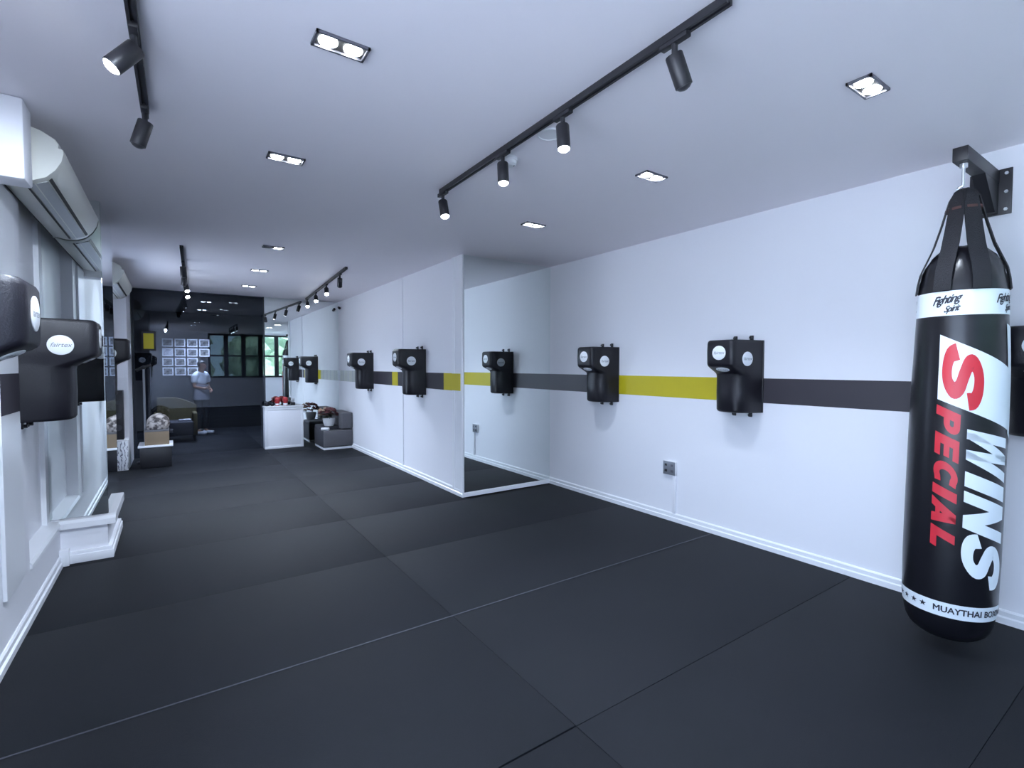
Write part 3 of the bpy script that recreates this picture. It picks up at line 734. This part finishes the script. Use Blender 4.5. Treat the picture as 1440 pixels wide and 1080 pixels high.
# ------------------------------------------------------------------ grey armchair, basket of flowers, towel
t = thing('armchair', 'low grey armchair on a white plinth in the far right corner', 'armchair', (2.58, 9.95, 0))
b = bm_new(); box(b, -.265, .272, -.345, .36, 0, .04, .004); obj('plinth', b, 'trim', t)
b = bm_new(); box(b, -.27, .275, -.35, .365, .05, .36, .018, seg=3); obj('base', b, 'sofa', t)
b = bm_new(); box(b, -.27, .12, -.16, .36, .345, .43, .03, seg=3); obj('seat_cushion', b, 'sofadark', t)
b = bm_new(); box(b, .06, .275, -.35, .365, .375, .69, .025, seg=3); obj('backrest', b, 'sofa', t)
b = bm_new(); box(b, -.272, -.262, -.34, .36, .045, .36, .004); obj('side_panel', b, 'sofadark', t)
t = thing('flower_basket', 'white basket of burgundy and dusty flowers on the grey armchair', 'flower basket', (2.46, 9.80, .43))
b = bm_new(); loft(b, [[(math.cos(q * PI / 10) * a, math.sin(q * PI / 10) * a * .7, z) for q in range(20)] for z, a in ((0, .075), (.01, .085), (.06, .10), (.12, .112), (.15, .115), (.15, .106), (.10, .095))]); obj('basket', b, 'wicker', t)
rnd = random.Random(9)
for k in range(44):
    a = rnd.uniform(0, 2 * PI); q0 = math.sqrt(rnd.uniform(.02, 1)); rr = q0 * .19
    x, y, z = rr * math.cos(a) - .03, rr * math.sin(a) * .55, .17 + .17 * math.sqrt(max(0, 1 - q0 * q0)) + rnd.uniform(-.015, .02)
    b = bm_new()
    for q in range(6):
        th = q * PI / 3; ball(b, (x + .019 * math.cos(th), y + .019 * math.sin(th), z + .004 * (q % 2)), .021, 1, 1, .7, 1)
    ball(b, (x, y, z + .012), .018, sub=1)
    obj('flower', b, 'petal1' if (x > -.06 and rnd.random() < .8) else rnd.choice(['petal2', 'petal1', 'petal2']), t)
b = bm_new()
for k in range(90):
    a = rnd.uniform(0, 2 * PI); rr = rnd.uniform(.03, .17); p = Vector((rr * math.cos(a) - .03, rr * math.sin(a) * .55, .15 + rnd.uniform(0, .12)))
    d = Vector((math.cos(a), math.sin(a), rnd.uniform(-.2, .5))).normalized() * .055; sd = Vector((-math.sin(a), math.cos(a), 0)) * .016
    vv = [b.verts.new(q) for q in (p, p + d * .5 + sd + Vector((0, 0, .006)), p + d, p + d * .5 - sd + Vector((0, 0, .006)))]; b.faces.new(vv)
obj('leaves', b, 'leaf', t)
t = thing('rolled_towel', 'small rolled white towel on the front edge of the grey armchair', 'towel', (2.36, 9.67, .36))
b = bm_new(); m_ = Matrix.Rotation(.9, 4, 'Z')
for k, (r, y0, y1) in enumerate(((.03, -.07, .07), (.022, -.073, .073))): tube(b, [m_ @ Vector((0, y0, .031)), m_ @ Vector((0, y0 * .5, .031)), m_ @ Vector((0, y1, .031))], r, 16)
obj('roll', b, 'towel', t)

# ------------------------------------------------------------------ far left: cabinet, speaker, bench, carton, bundle, pole, poster
t = thing('patterned_cabinet', 'low white cabinet with grey scribbled front against the far pilaster', 'cabinet', (-.655, 9.50, 0))
b = bm_new(); box(b, -.085, .085, -.09, .10, .0, .45, .004); obj('cabinet_body', b, 'trim', t)
b = bm_new(); box(b, -.082, .082, -.096, -.090, .01, .44, .001); obj('scribbled_panel', b, 'scribble', t)
b = bm_new(); box(b, -.09, .09, -.1, .105, .45, .468, .003); obj('cabinet_top', b, 'trim', t)
t = thing('loudspeaker', 'tall black loudspeaker standing on the scribbled white cabinet', 'loudspeaker', (-.675, 9.50, .468))
b = bm_new(); box(b, -.068, .055, -.085, .10, 0, .74, .006); obj('enclosure', b, 'black', t)
for z, r in ((.18, .046), (.36, .046), (.56, .03)):
    b = bm_new(); tube(b, [(-.006, -.085, z), (-.006, -.09, z), (-.006, -.084, z)], [r, r * .96, r * .3], 20); obj('driver', b, 'sofadark', t)
t = thing('low_bench', 'low black bench with a white edged top at the far left', 'bench', (-.232, 9.62, 0))
b = bm_new(); box(b, -.20, .20, -.22, .25, .0, .325, .006); obj('base', b, 'black', t)
b = bm_new(); box(b, -.222, .222, -.262, .27, .325, .352, .004); obj('top', b, 'trim', t)
t = thing('carton', 'brown cardboard box standing on the low black bench', 'box', (-.215, 9.60, .352))
b = bm_new(); box(b, -.155, .155, -.18, .17, 0, .225, .003); obj('box_body', b, 'carton', t)
b = bm_new(); box(b, -.157, .157, -.182, .172, .205, .228, .002); obj('lid', b, 'sofa', t)
t = thing('cloth_bundle', 'rounded patterned cloth bundle on top of the brown carton', 'bundle', (-.20, 9.60, .58))
b = bm_new(); vs = ball(b, (0, 0, .09), .15, 1, .8, 1.05, 4)
for v in vs:
    v.co += Vector((1, 1, 1)) * .012 * math.sin(v.co.x * 40 + v.co.z * 31) * math.sin(v.co.y * 37)
    v.co.z = max(v.co.z, 0.0)
obj('cloth', b, 'pattern', t)
t = thing('pole_stand', 'slim grey pole stand with a dark cross head behind the low bench', 'stand', (-.385, 10.05, 0))
b = bm_new(); loft(b, [[(math.cos(q * PI / 12) * r, math.sin(q * PI / 12) * r, z) for q in range(24)] for r, z in ((.12, 0), (.12, .015), (.03, .03), (.02, .05))]); obj('base', b, 'black', t)
b = bm_new(); tube(b, [(0, 0, .03), (0, 0, 1.55)], .016, 14); obj('pole', b, 'greyplate', t)
b = bm_new(); tube(b, [(-.10, 0, 1.50), (0, 0, 1.56), (.10, 0, 1.59)], .022, 12); ball(b, (0, 0, 1.55), .035); obj('cross_head', b, 'black', t)
t = thing('notice', 'yellow notice with a dark border on the dark glass partition', 'notice', (-.325, YE - .008, 1.87))
b = bm_new(); box(b, -.10, .10, 0, .006, -.03, .30, .001); obj('border', b, 'black', t)
b = bm_new(); box(b, -.072, .072, -.003, 0, .0, .265, .001); obj('sheet', b, 'yellow', t)

# ------------------------------------------------------------------ lounge behind the dark glass
def photo_frame(label, x, z, pale=False):
    t = thing('picture_frame', label, 'picture', (x, YR, z), 0, 'framed photos on the black lounge wall')
    w, h, fw = .218, .196, .026
    b = bm_new()
    for a in ((-w / 2, w / 2, 0, fw), (-w / 2, w / 2, h - fw, h), (-w / 2, -w / 2 + fw, fw, h - fw), (w / 2 - fw, w / 2, fw, h - fw)): box(b, a[0], a[1], -.022, 0, a[2], a[3], .002)
    obj('frame', b, 'badge', t)
    b = bm_new(); box(b, -w / 2 + fw, w / 2 - fw, -.012, 0, fw, h - fw); ph = obj('photo', b, 'photopale' if pale else 'photo', t, smooth=False)
    return t
rn = ['top', 'second', 'third', 'bottom']; cn = ['first', 'second', 'third', 'fourth']
px0 = -.085
for r in range(4):
    for c in range(4):
        if r >= 2 and c == 3: continue
        x = px0 + c * .252; z = 2.045 - r * .233
        lab = 'white framed photo in the %s row, %s from left, behind the dark glass' % (rn[r], cn[c])
        photo_frame(lab, x, z, pale=(r == 1 and c == 0))
t = thing('olive_armchair', 'olive armchair with a rounded back behind the dark glass', 'armchair', (.06, 12.75, 0))
b = bm_new()
n = 14; prf = [(-.34 + .70 * i / n, .90 - .17 * max(0, (i / n - .35)) ** 1.6 * 2.0) for i in range(n + 1)]
loft(b, [[(x, y, z * (1 if k > 0 else 1)) for (x, z) in [(-.34, .30)] + prf + [(.36, .30)]] for k, y in enumerate((.10, .26))]); obj('backrest', b, 'olive', t)
b = bm_new(); box(b, -.33, .30, -.42, .12, .12, .42, .04, seg=3); obj('seat', b, 'sofadark', t)
b = bm_new(); box(b, .28, .36, -.42, .20, .12, .60, .03, seg=3); obj('arm', b, 'olive', t)
b = bm_new(); box(b, -.40, -.33, -.42, .20, .12, .60, .03, seg=3); obj('arm', b, 'olive', t)
for x in (-.34, .30):
    for y in (-.38, .18):
        b = bm_new(); tube(b, [(x, y, 0), (x, y, .13)], .02, 10); obj('leg', b, 'black', t)
t = thing('folded_cloth', 'thin white cloth on the seat front of the olive armchair', 'cloth', (.20, 12.50, .42))
b = bm_new(); box(b, -.11, .11, -.06, .10, 0, .035, .012, seg=3); obj('cloth', b, 'towel', t)

# person standing by the photo wall, looking down at something held in both hands
P = thing('person', 'person in white top and grey tunic with dark trousers standing behind the dark glass', 'person', (.56, 13.55, 0), 0.75)
# facing -y (toward the camera), head slightly down
V = [(0, .01, .93), (0, .02, 1.08), (0, .02, 1.24), (0, .02, 1.38), (0, .012, 1.45), (0, -.01, 1.52), (0, -.025, 1.58), (0, -.02, 1.645),
     (-.10, .02, 1.37), (-.165, .025, 1.345), (-.185, .03, 1.10), (-.10, -.17, 1.06), (-.05, -.21, 1.07),
     (.10, .02, 1.37), (.165, .025, 1.345), (.19, .02, 1.10), (.10, -.17, 1.00), (.05, -.21, .99),
     (-.085, .01, .88), (-.095, .0, .50), (-.095, .03, .09), (-.10, -.06, .045), (-.105, -.15, .035),
     (.085, .01, .88), (.10, -.01, .50), (.10, .02, .09), (.11, -.07, .045), (.12, -.16, .035)]
Ed = [(0, 1), (1, 2), (2, 3), (3, 4), (4, 5), (5, 6), (6, 7), (3, 8), (8, 9), (9, 10), (10, 11), (11, 12), (3, 13), (13, 14), (14, 15), (15, 16), (16, 17),
      (0, 18), (18, 19), (19, 20), (20, 21), (21, 22), (0, 23), (23, 24), (24, 25), (25, 26), (26, 27)]
rad = [(.14, .10), (.12, .09), (.13, .095), (.13, .09), .052, .06, (.074, .088), (.062, .072),
       .06, .052, .040, .030, (.034, .02), .06, .052, .040, .030, (.034, .02),
       .085, .056, .038, .036, .026, .085, .056, .038, .036, .026]
skin_mesh('body', V, Ed, rad, 0, 'skin', P)
skin_mesh('white_top', [(0, .02, 1.13), (0, .02, 1.26), (0, .02, 1.40), (-.10, .02, 1.385), (-.168, .025, 1.35), (-.186, .028, 1.18), (.10, .02, 1.385), (.168, .025, 1.35), (.19, .022, 1.18)],
          [(0, 1), (1, 2), (2, 3), (3, 4), (4, 5), (2, 6), (6, 7), (7, 8)], [(.155, .125), (.16, .125), (.13, .10), .08, .075, .072, .08, .075, .072], 0, 'shirt', P)
b = bm_new()
loft(b, [[(math.cos(q * PI / 14) * a, math.sin(q * PI / 14) * c + .015, z) for q in range(28)] for z, a, c in ((.80, .185, .15), (.82, .187, .152), (.95, .178, .142), (1.06, .168, .135), (1.15, .162, .132), (1.155, .15, .12))]); obj('grey_tunic', b, 'tunic', P)
skin_mesh('trousers', [(0, .01, .95), (-.09, .01, .86), (-.098, .0, .50), (-.098, .03, .10), (.09, .01, .86), (.102, -.01, .50), (.102, .02, .10)],
          [(0, 1), (1, 2), (2, 3), (0, 4), (4, 5), (5, 6)], [(.14, .11), .10, .072, .058, .10, .072, .058], 0, 'trouser', P)
b = bm_new(); vs = ball(b, (0, .0, 1.625), .088, .95, 1.08, 1.0, 3)
bmesh.ops.delete(b, geom=[v for v in b.verts if v.co.y < -.045 and v.co.z < 1.655], context='VERTS'); obj('hair', b, 'hair', P)
for s in (-1, 1):
    b = bm_new(); ball(b, (s * .028, -.112, 1.592), .008, sub=2); obj('eye', b, 'ink', P)
b = bm_new(); tube(b, [(0, -.108, 1.60), (0, -.128, 1.565), (0, -.112, 1.56)], [.007, .012, .006], 8); obj('nose', b, 'skin', P)
b = bm_new(); tube(b, [(-.02, -.106, 1.538), (0, -.112, 1.537), (.02, -.106, 1.538)], .005, 6); obj('mouth', b, 'red', P)
for s, z in ((-1, 1.07), (1, .99)):
    for k in range(4):
        x = s * (.048 - .0); zz = z + .022 - k * .015
        skin_mesh('finger', [(x, -.205, zz), (x - s * .028, -.238, zz - .002), (x - s * .055, -.232, zz - .004), (x - s * .065, -.215, zz - .004)], [(0, 1), (1, 2), (2, 3)], [.010, .009, .008, .007], 0, 'skin', P, 1)
    skin_mesh('thumb', [(s * .055, -.19, z + .03), (s * .03, -.215, z + .046), (s * .008, -.225, z + .045)], [(0, 1), (1, 2)], [.011, .010, .008], 0, 'skin', P, 1)
for s in (-1, 1):
    b = bm_new(); box(b, s * .107 - .045, s * .107 + .045, -.19, .075, .0, .075, .025, seg=3); obj('shoe', b, 'badge', P)

# ------------------------------------------------------------------ lounge ceiling lamps (seen through the dark glass)
downlight('twin downlight seen glowing through the dark glass partition', .60, 12.0, e=58)
downlight('twin downlight of the lounge closest to the framed photos', .60, 13.75, e=70)

# ------------------------------------------------------------------ daylight
SKY, SUN = 8.5, 29.0
w = bpy.data.worlds.new('daylight'); sc.world = w; w.use_nodes = True
bg = w.node_tree.nodes['Background']; bg.inputs['Color'].default_value = (0.57, 0.73, 1.0, 1); bg.inputs['Strength'].default_value = SKY
def portal(name, loc, d, sx, sy):
    pl = bpy.data.lights.new(name, 'AREA'); pl.shape = 'RECTANGLE'; pl.size = sx; pl.size_y = sy; pl.cycles.is_portal = True
    po = bpy.data.objects.new(name, pl); C.objects.link(po); po.location = loc; po.rotation_euler = Vector(d).to_track_quat('-Z', 'Z').to_euler()
portal('window_portal', ((wx0 + wx1) / 2, YB - 0.17, (wz0 + wz1) / 2), (0, 1, 0), wx1 - wx0, wz1 - wz0)
for (y0, y1, z0, z1) in LW_FILL: portal('window_portal', (XL - .22, (y0 + y1) / 2, (z0 + z1) / 2), (1, 0, 0), y1 - y0, z1 - z0)
sn_ = bpy.data.lights.new('sun', 'SUN'); sn_.energy = SUN; sn_.angle = 0.01; sn_.color = (0.92, 0.94, 1.0)
so = bpy.data.objects.new('sun', sn_); C.objects.link(so); so.location = (10, 10, 12); so.rotation_euler = Vector((-.5, -.35, -1)).to_track_quat('-Z', 'Y').to_euler()

# ------------------------------------------------------------------ colour management
sc.view_settings.view_transform = 'Standard'; sc.view_settings.look = 'None'
sc.view_settings.gamma = 1.0; sc.view_settings.use_curve_mapping = False
sc.view_settings.exposure = 0.1
sc.cycles.max_bounces = 10; sc.cycles.diffuse_bounces = 6; sc.cycles.glossy_bounces = 6; sc.cycles.transparent_max_bounces = 8
sc.cycles.sample_clamp_indirect = 6.0
sc.cycles.caustics_reflective = False; sc.cycles.caustics_refractive = False
